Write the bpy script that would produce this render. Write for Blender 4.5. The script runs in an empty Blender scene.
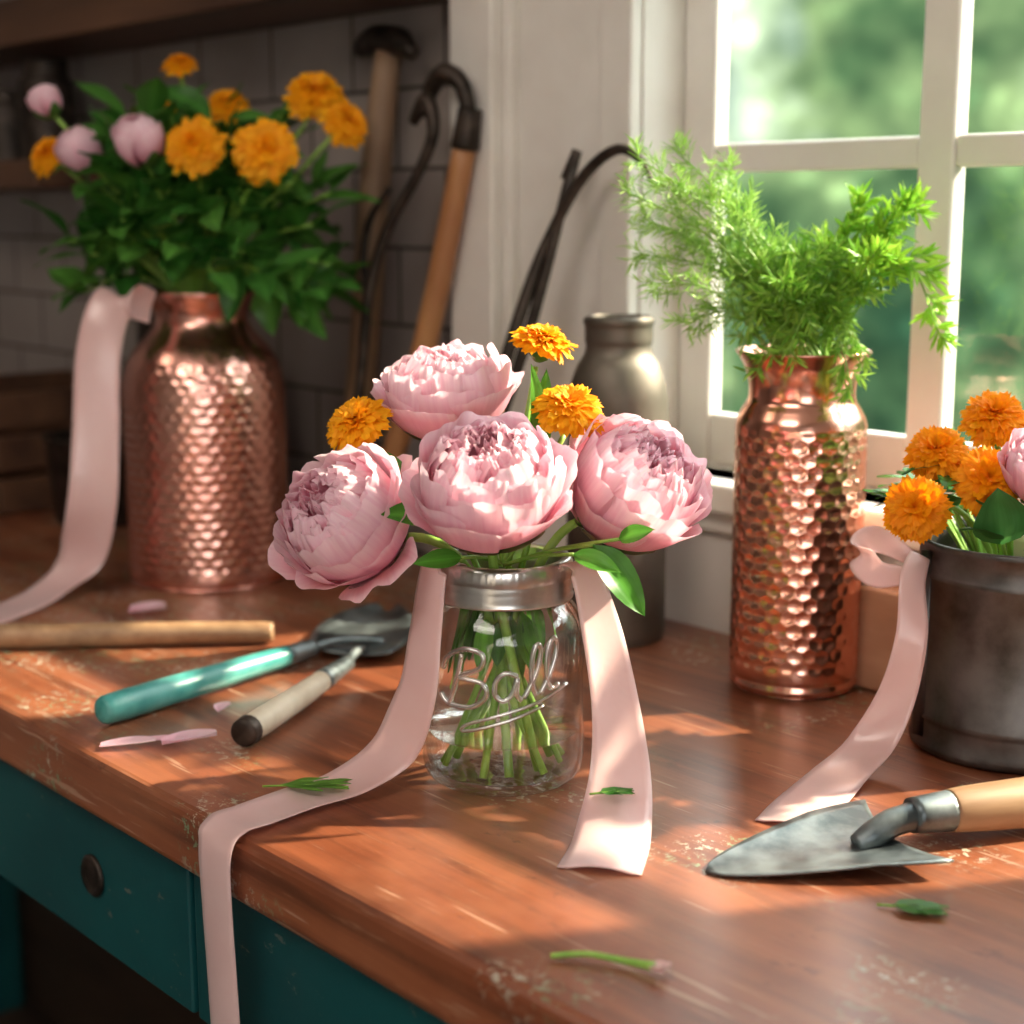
import bpy, math, random
from mathutils import Vector, Matrix, Quaternion, noise
random.seed(7)
sin,cos,pi,rad=math.sin,math.cos,math.pi,math.radians
# ------------------------------------------------------------------ frames
# World: X runs along the window wall, Y points into the wall, wall face at y=0, bench top z=0, floor z=-0.9
# T()/D(): survey coordinates (sideways, depth) measured on the bench converted to room coordinates
def T(r,u,z=0.0):
    return Vector((.6626*(r-.1838)-.749*(u-1.307), .749*(r-.1838)+.6626*(u-1.307), z))
def D(r,u,z=0.0):
    return Vector((.6626*r-.749*u, .749*r+.6626*u, z))
# ------------------------------------------------------------------ materials
def newmat(name):
    m=bpy.data.materials.new(name); m.use_nodes=True
    nt=m.node_tree; nt.nodes.clear()
    out=nt.nodes.new('ShaderNodeOutputMaterial')
    return m,nt,out
def N(nt,t,**k):
    n=nt.nodes.new(t)
    for a,b in k.items():
        if a in n.inputs.keys(): n.inputs[a].default_value=b
        else: setattr(n,a,b)
    return n
def L(nt,a,b): nt.links.new(a,b)
def coords(nt,scale=(1,1,1),kind='Object',rot=0):
    tc=nt.nodes.new('ShaderNodeTexCoord'); mp=nt.nodes.new('ShaderNodeMapping')
    mp.inputs['Scale'].default_value=scale; mp.inputs['Rotation'].default_value=(0,0,rot)
    L(nt,tc.outputs[kind],mp.inputs['Vector']); return mp.outputs['Vector']
def ramp(nt,fac,stops):
    r=nt.nodes.new('ShaderNodeValToRGB'); e=r.color_ramp.elements
    while len(e)<len(stops): e.new(.5)
    for i,(p,c) in enumerate(stops):
        e[i].position=p; e[i].color=(c[0],c[1],c[2],1) if not isinstance(c,(int,float)) else (c,c,c,1)
    L(nt,fac,r.inputs['Fac']); return r.outputs['Color']
def noi(nt,vec,scale,detail=4,rough=.55,dist=0):
    n=N(nt,'ShaderNodeTexNoise'); n.inputs['Scale'].default_value=scale; n.inputs['Detail'].default_value=detail
    n.inputs['Roughness'].default_value=rough; n.inputs['Distortion'].default_value=dist
    if vec is not None: L(nt,vec,n.inputs['Vector'])
    return n.outputs['Fac']
def mathn(nt,op,a,b=None,clamp=False):
    n=nt.nodes.new('ShaderNodeMath'); n.operation=op; n.use_clamp=clamp
    for i,v in enumerate((a,b)):
        if v is None: continue
        if hasattr(v,'links'): L(nt,v,n.inputs[i])
        else: n.inputs[i].default_value=v
    return n.outputs[0]
def mixc(nt,fac,a,b,mode='MIX'):
    m=nt.nodes.new('ShaderNodeMix'); m.data_type='RGBA'; m.blend_type=mode
    for idx,v in ((0,fac),(6,a),(7,b)):
        if hasattr(v,'links'): L(nt,v,m.inputs[idx])
        elif isinstance(v,(int,float)): m.inputs[idx].default_value=v
        else: m.inputs[idx].default_value=(v[0],v[1],v[2],1)
    return m.outputs[2]
def bump(nt,h,strength,dist=.001):
    b=nt.nodes.new('ShaderNodeBump'); b.inputs['Strength'].default_value=strength; b.inputs['Distance'].default_value=dist
    L(nt,h,b.inputs['Height']); return b.outputs['Normal']
def princ(name,c1,c2=None,rough=.5,metal=0,scale=20,stretch=(1,1,1),bmp=0,bdist=.001,r2=None,coat=0,spec=.5,lo=.35,hi=.65,detail=4):
    m,nt,out=newmat(name); p=N(nt,'ShaderNodeBsdfPrincipled')
    p.inputs['Metallic'].default_value=metal; p.inputs['Roughness'].default_value=rough
    p.inputs['Coat Weight'].default_value=coat; p.inputs['Specular IOR Level'].default_value=spec
    v=coords(nt,stretch); f=noi(nt,v,scale,detail)
    L(nt,ramp(nt,f,[(lo,c1),(hi,c2 or c1)]),p.inputs['Base Color'])
    if r2 is not None: L(nt,ramp(nt,f,[(lo,rough),(hi,r2)]),p.inputs['Roughness'])
    if bmp: L(nt,bump(nt,f,bmp,bdist),p.inputs['Normal'])
    L(nt,p.outputs[0],out.inputs[0]); return m
def petalmat(name,trans=.3,rough=.55,veins=20,lo=(.86,.76,.82),bs=.15):
    # 'col' attribute: rgb = botanical colour, alpha = position across the petal -> fine lengthwise veins
    m,nt,out=newmat(name)
    at=N(nt,'ShaderNodeAttribute'); at.attribute_name='col'
    p=N(nt,'ShaderNodeBsdfPrincipled'); p.inputs['Roughness'].default_value=rough
    p.inputs['Specular IOR Level'].default_value=.25
    cb=nt.nodes.new('ShaderNodeCombineXYZ'); L(nt,mathn(nt,'MULTIPLY',at.outputs['Alpha'],veins),cb.inputs[0])
    v=coords(nt,(25,25,25)); av=N(nt,'ShaderNodeVectorMath'); av.operation='ADD'; L(nt,cb.outputs[0],av.inputs[0]); L(nt,v,av.inputs[1])
    f=noi(nt,av.outputs[0],1,3)
    c=mixc(nt,1,at.outputs['Color'],ramp(nt,f,[(.35,lo),(.6,(1,1,1))]),'MULTIPLY')
    L(nt,c,p.inputs['Base Color'])
    L(nt,bump(nt,f,bs,.0006),p.inputs['Normal'])
    t=N(nt,'ShaderNodeBsdfTranslucent'); L(nt,c,t.inputs['Color'])
    mx=N(nt,'ShaderNodeMixShader'); mx.inputs[0].default_value=trans
    L(nt,p.outputs[0],mx.inputs[1]); L(nt,t.outputs[0],mx.inputs[2]); L(nt,mx.outputs[0],out.inputs[0]); return m
M_PETAL=petalmat('peony_petal',.38,.5,20,(.95,.87,.92),.16)
M_MARI=petalmat('marigold_petal',.34,.55,6,(.95,.88,.8))
M_LEAF=petalmat('leaf_green',.30,.34,10,(.8,.85,.75),.2)
M_STEM=princ('stem_green',(.18,.38,.04),(.33,.54,.10),.4,scale=60)
def copper(name,c1,c2,r1,r2):
    m,nt,out=newmat(name); p=N(nt,'ShaderNodeBsdfPrincipled'); p.inputs['Metallic'].default_value=1
    v=coords(nt); f=noi(nt,v,14,5); g=noi(nt,v,160,3)
    c=ramp(nt,f,[(.3,c1),(.65,c2)]); L(nt,c,p.inputs['Base Color'])
    L(nt,ramp(nt,f,[(.3,r1),(.7,r2)]),p.inputs['Roughness']); L(nt,bump(nt,g,.06,.0005),p.inputs['Normal'])
    L(nt,p.outputs[0],out.inputs[0]); return m
M_COP=copper('hammered_copper',(.88,.39,.27),(.96,.53,.41),.22,.15)
M_COP2=copper('aged_copper',(.80,.35,.27),(.94,.52,.43),.28,.19)
M_DARK=princ('vessel_interior',(.03,.015,.01),(.05,.03,.02),.8)
M_GALV=princ('aged_tin',(.085,.08,.077),(.21,.20,.195),.34,1,scale=26,r2=.55,bmp=.2,detail=8)
M_BRONZE=princ('dull_pewter',(.12,.105,.085),(.23,.20,.165),.50,.9,scale=15,r2=.6)
M_STEEL=princ('worn_steel',(.11,.135,.145),(.28,.32,.33),.36,.85,scale=45,r2=.55,bmp=.25,detail=8)
M_RUST=princ('dark_iron',(.025,.02,.016),(.075,.055,.045),.5,.7,scale=60,bmp=.3)
M_ZINC=princ('zinc_lid',(.60,.59,.57),(.78,.77,.75),.28,1,scale=60)
M_HWOOD=princ('handle_wood',(.28,.15,.075),(.44,.27,.145),.5,scale=60,stretch=(.15,1,1),bmp=.2)
M_HWOOD2=princ('handle_wood_orange',(.34,.14,.055),(.48,.23,.09),.45,scale=40,stretch=(1,1,.12),bmp=.2)
M_HWOOD3=princ('handle_wood_grey',(.20,.12,.07),(.32,.20,.12),.6,scale=40,stretch=(1,1,.12),bmp=.2)
M_TEALH=princ('teal_enamel',(.04,.26,.24),(.12,.42,.38),.35,scale=30,lo=.4,hi=.7,bmp=.1)
M_CREAM=princ('cream_handle',(.58,.48,.35),(.70,.61,.47),.45,scale=30,bmp=.1)
M_WHITE=princ('white_paint',(.70,.66,.61),(.80,.77,.72),.45,scale=9,bmp=.08,detail=8)
M_PLAST=princ('plaster',(.62,.58,.54),(.70,.66,.62),.8,scale=5)
M_SHELF=princ('dark_shelf_wood',(.06,.026,.014),(.13,.06,.03),.5,scale=18,stretch=(.12,1,1),bmp=.2)
M_FLOOR_SHADE=princ('floor_boards_and_shade',(.030,.017,.010),(.075,.042,.025),.6,scale=12,stretch=(.15,1,1))
M_BLOCK=princ('pine_block',(.42,.2,.11),(.58,.32,.2),.5,scale=25,stretch=(.2,1,1),bmp=.15)
def m_teal():
    m,nt,out=newmat('teal_painted_wood'); p=N(nt,'ShaderNodeBsdfPrincipled'); p.inputs['Roughness'].default_value=.42
    v=coords(nt,(.6,1,1)); a=noi(nt,v,7,6); b=noi(nt,v,90,6,.7)
    c=ramp(nt,a,[(.3,(.002,.045,.052)),(.7,(.005,.085,.090))])
    w=ramp(nt,b,[(.64,0.),(.68,1.)]); c=mixc(nt,w,c,(.10,.13,.11)); L(nt,c,p.inputs['Base Color'])
    L(nt,bump(nt,b,.15,.001),p.inputs['Normal']); L(nt,p.outputs[0],out.inputs[0]); return m
M_TEAL=m_teal()
def m_table():
    m,nt,out=newmat('varnished_bench_wood'); p=N(nt,'ShaderNodeBsdfPrincipled')
    p.inputs['Coat Weight'].default_value=.3; p.inputs['Coat Roughness'].default_value=.22
    v0=coords(nt,(1,1,1)); v=coords(nt,(.06,1,1)); vs=coords(nt,(.04,1,.5)); vd=coords(nt,(.05,1,1),rot=.9); ve=coords(nt,(.06,1,1),rot=-.6)
    g=noi(nt,v,60,8,.62,.3); g2=noi(nt,v,14,5,.6,1.2); big=noi(nt,v0,6,5,.6); fine=noi(nt,vs,260,4,.7); sp=noi(nt,v0,150,5,.75)
    c=ramp(nt,g2,[(.30,(.14,.036,.016)),(.5,(.24,.070,.030)),(.72,(.33,.112,.048))])
    c=mixc(nt,ramp(nt,g,[(.36,.75),(.54,0.)]),c,(.075,.022,.012))
    c=mixc(nt,ramp(nt,big,[(.46,0.),(.68,.5)]),c,(.40,.155,.075))
    c=mixc(nt,ramp(nt,fine,[(.62,0.),(.70,.45)]),c,(.47,.26,.165))
    for vec,th in ((vd,.67),(ve,.68)):
        s=noi(nt,vec,150,2,.5); c=mixc(nt,ramp(nt,s,[(th,0.),(th+.03,.55)]),c,(.52,.33,.23))
    sx=nt.nodes.new('ShaderNodeSeparateXYZ'); L(nt,v0,sx.inputs[0])
    lf=mathn(nt,'MINIMUM',mathn(nt,'SUBTRACT',mathn(nt,'MULTIPLY',sx.outputs[0],-1.0),.05,True),.14)
    mk=ramp(nt,mathn(nt,'ADD',noi(nt,v0,7,2),lf),[(.57,0.),(.66,1.)]); fl=ramp(nt,sp,[(.55,0.),(.58,1.)])
    flc=mixc(nt,ramp(nt,noi(nt,v0,20,1),[(.45,0.),(.55,1.)]),(.50,.46,.36),(.20,.28,.16))
    c=mixc(nt,mathn(nt,'MULTIPLY',mk,fl),c,flc)
    dk=ramp(nt,noi(nt,coords(nt,(.6,1,1)),38,6,.7),[(.61,0.),(.67,.65)]); c=mixc(nt,dk,c,(.09,.028,.015))
    L(nt,c,p.inputs['Base Color'])
    L(nt,ramp(nt,big,[(.3,.26),(.7,.44)]),p.inputs['Roughness'])
    L(nt,bump(nt,mixc(nt,.5,g,sp),.25,.0008),p.inputs['Normal']); L(nt,p.outputs[0],out.inputs[0]); return m
M_TABLE=m_table()
def m_tile():
    m,nt,out=newmat('glazed_wall_tile'); p=N(nt,'ShaderNodeBsdfPrincipled')
    tc=nt.nodes.new('ShaderNodeTexCoord'); s=nt.nodes.new('ShaderNodeSeparateXYZ'); cb=nt.nodes.new('ShaderNodeCombineXYZ')
    L(nt,tc.outputs['Object'],s.inputs[0]); L(nt,s.outputs[0],cb.inputs[0]); L(nt,s.outputs[2],cb.inputs[1])
    b=N(nt,'ShaderNodeTexBrick'); L(nt,cb.outputs[0],b.inputs['Vector'])
    b.inputs['Scale'].default_value=1; b.inputs['Brick Width'].default_value=.15; b.inputs['Row Height'].default_value=.078
    b.inputs['Mortar Size'].default_value=.0022; b.inputs['Mortar Smooth'].default_value=.2
    b.inputs['Color1'].default_value=(.27,.23,.215,1); b.inputs['Color2'].default_value=(.34,.30,.275,1); b.inputs['Mortar'].default_value=(.07,.055,.045,1)
    v=coords(nt); f=noi(nt,v,6,5); c=mixc(nt,1,b.outputs['Color'],ramp(nt,f,[(.3,(.72,.68,.66)),(.7,(1,1,1))]),'MULTIPLY')
    L(nt,c,p.inputs['Base Color']); L(nt,ramp(nt,b.outputs['Fac'],[(0,.28),(1,.85)]),p.inputs['Roughness'])
    inv=mathn(nt,'SUBTRACT',1,b.outputs['Fac'])
    L(nt,bump(nt,inv,.6,.003),p.inputs['Normal']); L(nt,p.outputs[0],out.inputs[0]); return m
M_TILE=m_tile()
def m_ribbon():
    m,nt,out=newmat('satin_ribbon'); p=N(nt,'ShaderNodeBsdfPrincipled')
    p.inputs['Roughness'].default_value=.24
    p.inputs['Sheen Weight'].default_value=.3; p.inputs['Specular IOR Level'].default_value=.9; p.inputs['Anisotropic'].default_value=.6
    v=coords(nt); f=noi(nt,v,30,3); L(nt,ramp(nt,f,[(.3,(.93,.64,.62)),(.7,(.97,.72,.70))]),p.inputs['Base Color'])
    L(nt,bump(nt,f,.3,.003),p.inputs['Normal'])
    t=N(nt,'ShaderNodeBsdfTranslucent'); t.inputs['Color'].default_value=(.98,.74,.71,1)
    mx=N(nt,'ShaderNodeMixShader'); mx.inputs[0].default_value=.30
    L(nt,p.outputs[0],mx.inputs[1]); L(nt,t.outputs[0],mx.inputs[2]); L(nt,mx.outputs[0],out.inputs[0]); return m
M_RIB=m_ribbon()
def m_thin(name,tint,base,edge,power,rough,bs=0,bscale=20,edgetint=None):
    # thin glass wall: clear straight on, more reflective (and denser) at grazing angles (Schlick)
    m,nt,out=newmat(name); t=N(nt,'ShaderNodeBsdfTransparent'); t.inputs[0].default_value=(*tint,1)
    g=N(nt,'ShaderNodeBsdfGlossy'); g.inputs['Roughness'].default_value=rough; g.inputs['Color'].default_value=(1,1,1,1)
    f=N(nt,'ShaderNodeLayerWeight'); f.inputs[0].default_value=.5
    if bs:
        nn=bump(nt,noi(nt,coords(nt),bscale,2),bs,.004); L(nt,nn,g.inputs['Normal']); L(nt,nn,f.inputs['Normal'])
    pw=mathn(nt,'POWER',f.outputs['Facing'],power)
    ml=N(nt,'ShaderNodeMath',operation='MULTIPLY_ADD'); ml.use_clamp=True; ml.inputs[1].default_value=edge; ml.inputs[2].default_value=base; L(nt,pw,ml.inputs[0])
    if edgetint: L(nt,mixc(nt,mathn(nt,'POWER',f.outputs['Facing'],3.5),tint,edgetint),t.inputs[0])
    mx=N(nt,'ShaderNodeMixShader'); L(nt,ml.outputs[0],mx.inputs[0]); L(nt,t.outputs[0],mx.inputs[1]); L(nt,g.outputs[0],mx.inputs[2])
    L(nt,mx.outputs[0],out.inputs[0]); return m
M_PANE=m_thin('window_glass',(.95,.97,.95),.03,.8,5,.02)
M_JAR=m_thin('jar_glass',(.985,.99,.985),.045,.6,3.0,.03,.4,40,(.58,.63,.60))
M_EMB=m_thin('embossed_glass',(.80,.82,.81),.42,.55,1.2,.22)
M_WATER=m_thin('water_surface',(.93,.96,.92),.14,.75,3,.02)
# ------------------------------------------------------------------ mesh builder
class MB:
    def __init__(s): s.v=[];s.f=[];s.m=[];s.c=[];s.mats=[]
    def mi(s,m):
        if m not in s.mats: s.mats.append(m)
        return s.mats.index(m)
    def grid(s,fn,nu,nv,mat,col=None,closeu=False):
        b=len(s.v); k=s.mi(mat); cu=nu if closeu else nu+1
        for j in range(nv+1):
            for i in range(cu):
                u=i/nu; v=j/nv; s.v.append(Vector(fn(u,v))); s.c.append(tuple(col(u,v) if callable(col) else (col or (1,1,1)))[:3]+(u,))
        for j in range(nv):
            for i in range(nu):
                a=b+j*cu+i; a2=b+j*cu+(i+1)%cu; s.f.append((a,a2,a2+cu,a+cu)); s.m.append(k)
    def tube(s,pts,rads,mat,seg=8,col=None,sub=4,cap=True):
        P=cr([Vector(p) for p in pts],sub) if len(pts)>2 else [Vector(pts[0]).lerp(Vector(pts[-1]),i/6) for i in range(7)]
        if isinstance(rads,(int,float)): rads=[rads]*len(pts)
        n=len(P)
        def R(t):
            x=t*(len(rads)-1); i=min(int(x),len(rads)-2); return rads[i]+(rads[i+1]-rads[i])*(x-i)
        tan=[(P[min(i+1,n-1)]-P[max(i-1,0)]).normalized() for i in range(n)]
        up=Vector((0,0,1)) if abs(tan[0].z)<.9 else Vector((1,0,0))
        nrm=tan[0].cross(up).normalized(); fr=[]
        for i in range(n):
            nrm=(nrm-tan[i]*nrm.dot(tan[i])).normalized(); fr.append((nrm.copy(),tan[i].cross(nrm)))
        b=len(s.v); k=s.mi(mat)
        for i in range(n):
            for j in range(seg):
                a=2*pi*j/seg; s.v.append(P[i]+(fr[i][0]*cos(a)+fr[i][1]*sin(a))*R(i/(n-1))); s.c.append(col or (1,1,1))
        for i in range(n-1):
            for j in range(seg):
                a=b+i*seg+j; a2=b+i*seg+(j+1)%seg; s.f.append((a,a2,a2+seg,a+seg)); s.m.append(k)
        if cap:
            s.f.append(tuple(b+j for j in range(seg))[::-1]); s.m.append(k)
            s.f.append(tuple(b+(n-1)*seg+j for j in range(seg))); s.m.append(k)
    def lathe(s,prof,mat,seg=64,o=(0,0,0),M=None,disp=None,matf=None):
        b=len(s.v); k=s.mi(mat); o=Vector(o)
        for (r,z) in prof:
            for j in range(seg):
                a=2*pi*j/seg; rr=r+(disp(a,r,z) if disp else 0); p=Vector((rr*cos(a),rr*sin(a),z))
                if M: p=M@p
                s.v.append(o+p); s.c.append((1,1,1))
        for i in range(len(prof)-1):
            for j in range(seg):
                a=b+i*seg+j; a2=b+i*seg+(j+1)%seg; s.f.append((a,a2,a2+seg,a+seg)); s.m.append(k)
    def box(s,x0,x1,y0,y1,z0,z1,mat):
        b=len(s.v); k=s.mi(mat)
        for z in (z0,z1):
            for (x,y) in ((x0,y0),(x1,y0),(x1,y1),(x0,y1)): s.v.append(Vector((x,y,z))); s.c.append((1,1,1))
        for q in ((3,2,1,0),(4,5,6,7),(0,1,5,4),(1,2,6,5),(2,3,7,6),(3,0,4,7)): s.f.append(tuple(b+i for i in q)); s.m.append(k)
    def build(s,name,parent=None,smooth=True,bevel=0,solid=0,loc=None,angle=None):
        me=bpy.data.meshes.new(name); loc=Vector(loc) if loc is not None else Vector((0,0,0))
        me.from_pydata([v-loc for v in s.v],[],s.f)
        for m in s.mats: me.materials.append(m)
        me.polygons.foreach_set('material_index',s.m); me.polygons.foreach_set('use_smooth',[smooth]*len(s.f))
        at=me.attributes.new('col','FLOAT_COLOR','POINT'); fl=[]
        for c in s.c: fl+= [c[0],c[1],c[2],c[3] if len(c)>3 else .5]
        at.data.foreach_set('color',fl); me.update()
        o=bpy.data.objects.new(name,me); o.location=loc; bpy.context.scene.collection.objects.link(o)
        if parent: o.parent=parent; o.matrix_parent_inverse=parent.matrix_world.inverted()
        if solid:
            d=o.modifiers.new('solid','SOLIDIFY'); d.thickness=solid; d.offset=0
        if bevel:
            d=o.modifiers.new('bevel','BEVEL'); d.width=bevel; d.segments=3; d.limit_method='ANGLE'
        return o
def empty(name,loc=(0,0,0)):
    e=bpy.data.objects.new(name,None); e.location=loc; e.empty_display_size=.05
    bpy.context.scene.collection.objects.link(e); bpy.context.view_layer.update(); return e
def cr(P,sub):
    out=[]; n=len(P)
    for i in range(n-1):
        p0=P[max(i-1,0)];p1=P[i];p2=P[i+1];p3=P[min(i+2,n-1)]
        for k in range(sub):
            t=k/sub; out.append(.5*((2*p1)+(p2-p0)*t+(2*p0-5*p1+4*p2-p3)*t*t+(3*p1-p0-3*p2+p3)*t**3))
    out.append(P[-1]); return out
def prof_resample(prof,step):
    out=[]
    P=cr([Vector((a,b,0)) for a,b in prof],6)
    for i in range(len(P)-1):
        n=max(1,int((P[i+1]-P[i]).length/step))
        for k in range(n): q=P[i].lerp(P[i+1],k/n); out.append((q.x,q.y))
    out.append((P[-1].x,P[-1].y)); return out
def axq(axis): return Vector((0,0,1)).rotation_difference(Vector(axis).normalized())
def lerp3(a,b,t): return tuple(a[i]+(b[i]-a[i])*t for i in range(3))
def bx(name,*a,mat,bevel=0,parent=None):
    m=MB(); m.box(*a,mat); return m.build(name,parent,smooth=False,bevel=bevel)
# ------------------------------------------------------------------ ROOM
w=MB(); TH=.070
w.box(-1.7,-.335,0,TH,-.06,1.6,M_TILE)
w.box(-.335,-.11,0,TH,-.06,1.6,M_WHITE); w.box(.64,1.8,0,TH,-.06,1.6,M_WHITE)
w.box(-.11,.64,0,TH,-.06,.13,M_WHITE); w.box(-.11,.64,0,TH,.9,1.6,M_WHITE)
w.box(-1.7,1.8,0,TH,-.9,-.06,M_FLOOR_SHADE)  # dark wall colour stands in for the shade under the bench
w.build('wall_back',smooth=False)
bx('wall_left',-1.8,-1.7,-2.6,TH,-.9,1.6,mat=M_TILE)
wr=MB(); wy0,wy1,wz0,wz1=-2.35,-1.15,.0,.95
wr.box(1.8,1.9,-2.6,wy0,-.9,1.6,M_PLAST); wr.box(1.8,1.9,wy1,TH,-.9,1.6,M_PLAST)
wr.box(1.8,1.9,wy0,wy1,-.9,wz0,M_PLAST); wr.box(1.8,1.9,wy0,wy1,wz1,1.6,M_PLAST); wr.build('wall_right',smooth=False)
W2=empty('highlight_window',(1.85,-1.75,0)); f=MB()  # unseen window, added to put bright highlights on the copper
for a,b in ((wy0,wy0+.04),(-1.765,-1.735),(wy1-.04,wy1)): f.box(1.83,1.86,a,b,wz0,wz1,M_WHITE)
for a,b in ((wz0,wz0+.04),(.46,.49),(wz1-.04,wz1)): f.box(1.832,1.858,wy0+.04,wy1-.04,a,b,M_WHITE)
f.build('sash_frame',W2,smooth=False)
bx('wall_front',-1.8,1.9,-2.7,-2.6,-.9,1.6,mat=M_PLAST)
bx('floor',-1.8,1.9,-2.7,TH,-1.0,-.9,mat=M_FLOOR_SHADE); bx('ceiling',-1.8,1.9,-2.7,TH,1.6,1.7,mat=M_PLAST)
t=MB(); t.box(-.335,-.275,-.028,0,.0005,1.2,M_WHITE); t.box(-.275,-.262,-.016,0,.0005,1.2,M_WHITE)
t.box(-.262,-.15,-.006,0,.0005,1.2,M_WHITE); t.box(-.15,-.112,-.014,0,.0005,1.2,M_WHITE); t.build('trim_1',smooth=False,bevel=.003)
t=MB(); t.box(-.15,.70,-.028,.04,.105,.130,M_WHITE); t.box(-.14,.69,-.012,-.0005,.085,.105,M_WHITE); t.build('trim_2',smooth=False,bevel=.004)
W=empty('window_1',(.265,.06,.13)); f=MB(); y0,y1=.048,.066
X=[(-.109,-.073),(.131,.163),(.367,.399),(.603,.639)]; Z=[(.131,.175),(.381,.405),(.611,.635),(.855,.899)]
for a,b in X: f.box(a,b,y0,y1,.131,.899,M_WHITE)
for k,(a,b) in enumerate(Z):
    for i in range(3): f.box(X[i][1],X[i+1][0],y0+.002,y1-.002,a,b,M_WHITE)
f.build('sash_frame',W,smooth=False,bevel=.003)
g=MB(); g.box(-.08,.61,.056,.058,.16,.87,M_PANE); g.build('glass_panes',W,smooth=False)
sh=MB(); sh.box(-1.69,-.34,-.13,-.001,.545,.60,M_SHELF); sh.build('wall_shelf',smooth=False,bevel=.003)
sh=MB(); sh.box(-1.69,-1.0,-.13,-.001,.375,.41,M_SHELF); sh.build('wall_shelf.001',smooth=False,bevel=.003)
# ------------------------------------------------------------------ WORKBENCH
B=empty('workbench',(0,-.28,-.9))
t=MB(); t.box(-1.55,1.2,-.552,-.002,-.042,0,M_TABLE); t.build('bench_top',B,smooth=False,bevel=.006)
c=MB(); c.box(-1.52,1.17,-.522,-.01,-.155,-.0425,M_TEAL)
for lx in (-1.5,1.08):
    for ly in (-.51,-.09): c.box(lx,lx+.07,ly,ly+.07,-.9,-.155,M_TEAL)
c.build('cabinet_frame',B,smooth=False,bevel=.003)
d=MB()
for a,b in ((-.83,-.405),(-.40,.024),(.030,.455),(.461,.89)):
    d.box(a,b,-.536,-.5225,-.150,-.0465,M_TEAL)
d.build('drawer_fronts',B,smooth=False,bevel=.0025)
k=MB(); RX=Matrix.Rotation(rad(90),3,'X')
for kx in (-.103,.33,-.62):
    k.lathe([(.0145,0),(.0148,.002),(.012,.004),(.010,.002),(.0085,.0015),(.006,.0018),(.003,.0016),(0.0001,.0016)],M_RUST,32,(kx,-.5362,-.097),RX)
k.build('drawer_finger_pulls',B)
# ------------------------------------------------------------------ COPPER VESSELS
def dimples(Nn,row,z0,z1,depth,R,k=3.5,jit=.16):
    def fn(a,r,z):
        if z<z0 or z>z1 or r<R*.8: return 0
        j=math.floor(z/row); fz=z/row-j-.5; x=a/(2*pi)*Nn+.5*(j%2); i=math.floor(x)%Nn; fx=x-math.floor(x)-.5
        h=(sin(i*12.9898+j*78.233)*43758.5453)%1; h2=(sin(i*39.3+j*11.1)*24634.6)%1
        fx+=(h-.5)*jit; fz+=(h2-.5)*jit; d=(fx*fx+fz*fz)*k
        e=min(1,(z-z0)/.006,(z1-z)/.006)
        return -depth*(.8+.4*h)*max(0,1-d)*e
    return fn
p=T(.2107,1.159)
V=empty('copper_vase',p)
prof=[(.001,.0008),(.040,.0008),(.0445,.0015),(.0475,.005),(.0465,.010),(.0475,.014),(.0478,.03),(.0478,.11),(.0478,.185),(.0470,.199),(.043,.208),(.0395,.214),(.0385,.220),(.0392,.228),(.042,.238),(.0465,.246),(.0488,.2495),(.0478,.2505),(.0455,.248),(.040,.238),(.0365,.222),(.036,.18)]
m=MB(); m.lathe(prof_resample(prof,.0010),M_COP,336,p,disp=dimples(28,.0095,.018,.196,.0009,.048)); m.build('vase_body',V,loc=p)
m=MB(); m.lathe([(.0001,.18),(.0362,.18)],M_DARK,48,p); m.build('vase_inside',V,loc=p)
p=T(-.294,1.521)
V=empty('copper_milk_can',p)
prof=[(.001,.0008),(.070,.0008),(.0755,.003),(.077,.010),(.0765,.03),(.077,.10),(.077,.16),(.0765,.185),(.072,.206),(.063,.222),(.052,.234),(.0455,.243),(.0435,.250),(.045,.258),(.049,.268),(.0505,.2735),(.049,.275),(.046,.270),(.041,.252),(.041,.21)]
m=MB(); m.lathe(prof_resample(prof,.0013),M_COP2,360,p,disp=dimples(40,.0088,.012,.215,.0009,.077)); m.build('can_body',V,loc=p)
m=MB(); m.lathe([(.0001,.21),(.0412,.21)],M_DARK,48,p)
m.build('can_inside',V,loc=p)
p=Vector((-.055,-.082,0)); m=MB()
m.lathe(prof_resample([(.001,.0008),(.036,.0008),(.0395,.004),(.041,.02),(.041,.12),(.041,.185),(.0395,.207),(.034,.225),(.028,.235),(.0265,.242),(.0275,.247),(.0275,.257),(.0285,.260),(.0285,.264),(.026,.265),(.024,.262),(.024,.22)],.004),M_BRONZE,64,p)
m.build('pewter_jar',loc=p)
p=T(.3345,1.023); p.y=min(p.y,-.0785); m=MB()
prof=[(.001,.0008),(.0635,.0008),(.0655,.002),(.066,.006),(.0645,.0085),(.0645,.02),(.0643,.022),(.0655,.024),(.0643,.026),(.0643,.116),(.0655,.118),(.0643,.120),(.0643,.134),(.0662,.136),(.0665,.1395),(.065,.141),(.063,.139),(.0625,.134),(.0625,.10)]
m.lathe(prof,M_GALV,96,p); m.lathe([(.0001,.10),(.0625,.10)],M_DARK,48,p)
m.box(p.x-.0672*.5-.004,p.x-.0672*.5+.004,p.y-.0575,p.y-.0545,.01,.134,M_GALV)
m.build('tin_can',loc=p); CAN=p.copy()
bx('wood_block',.165,.238,-.052,-.014,.0005,.078,mat=M_BLOCK,bevel=.003)
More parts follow.
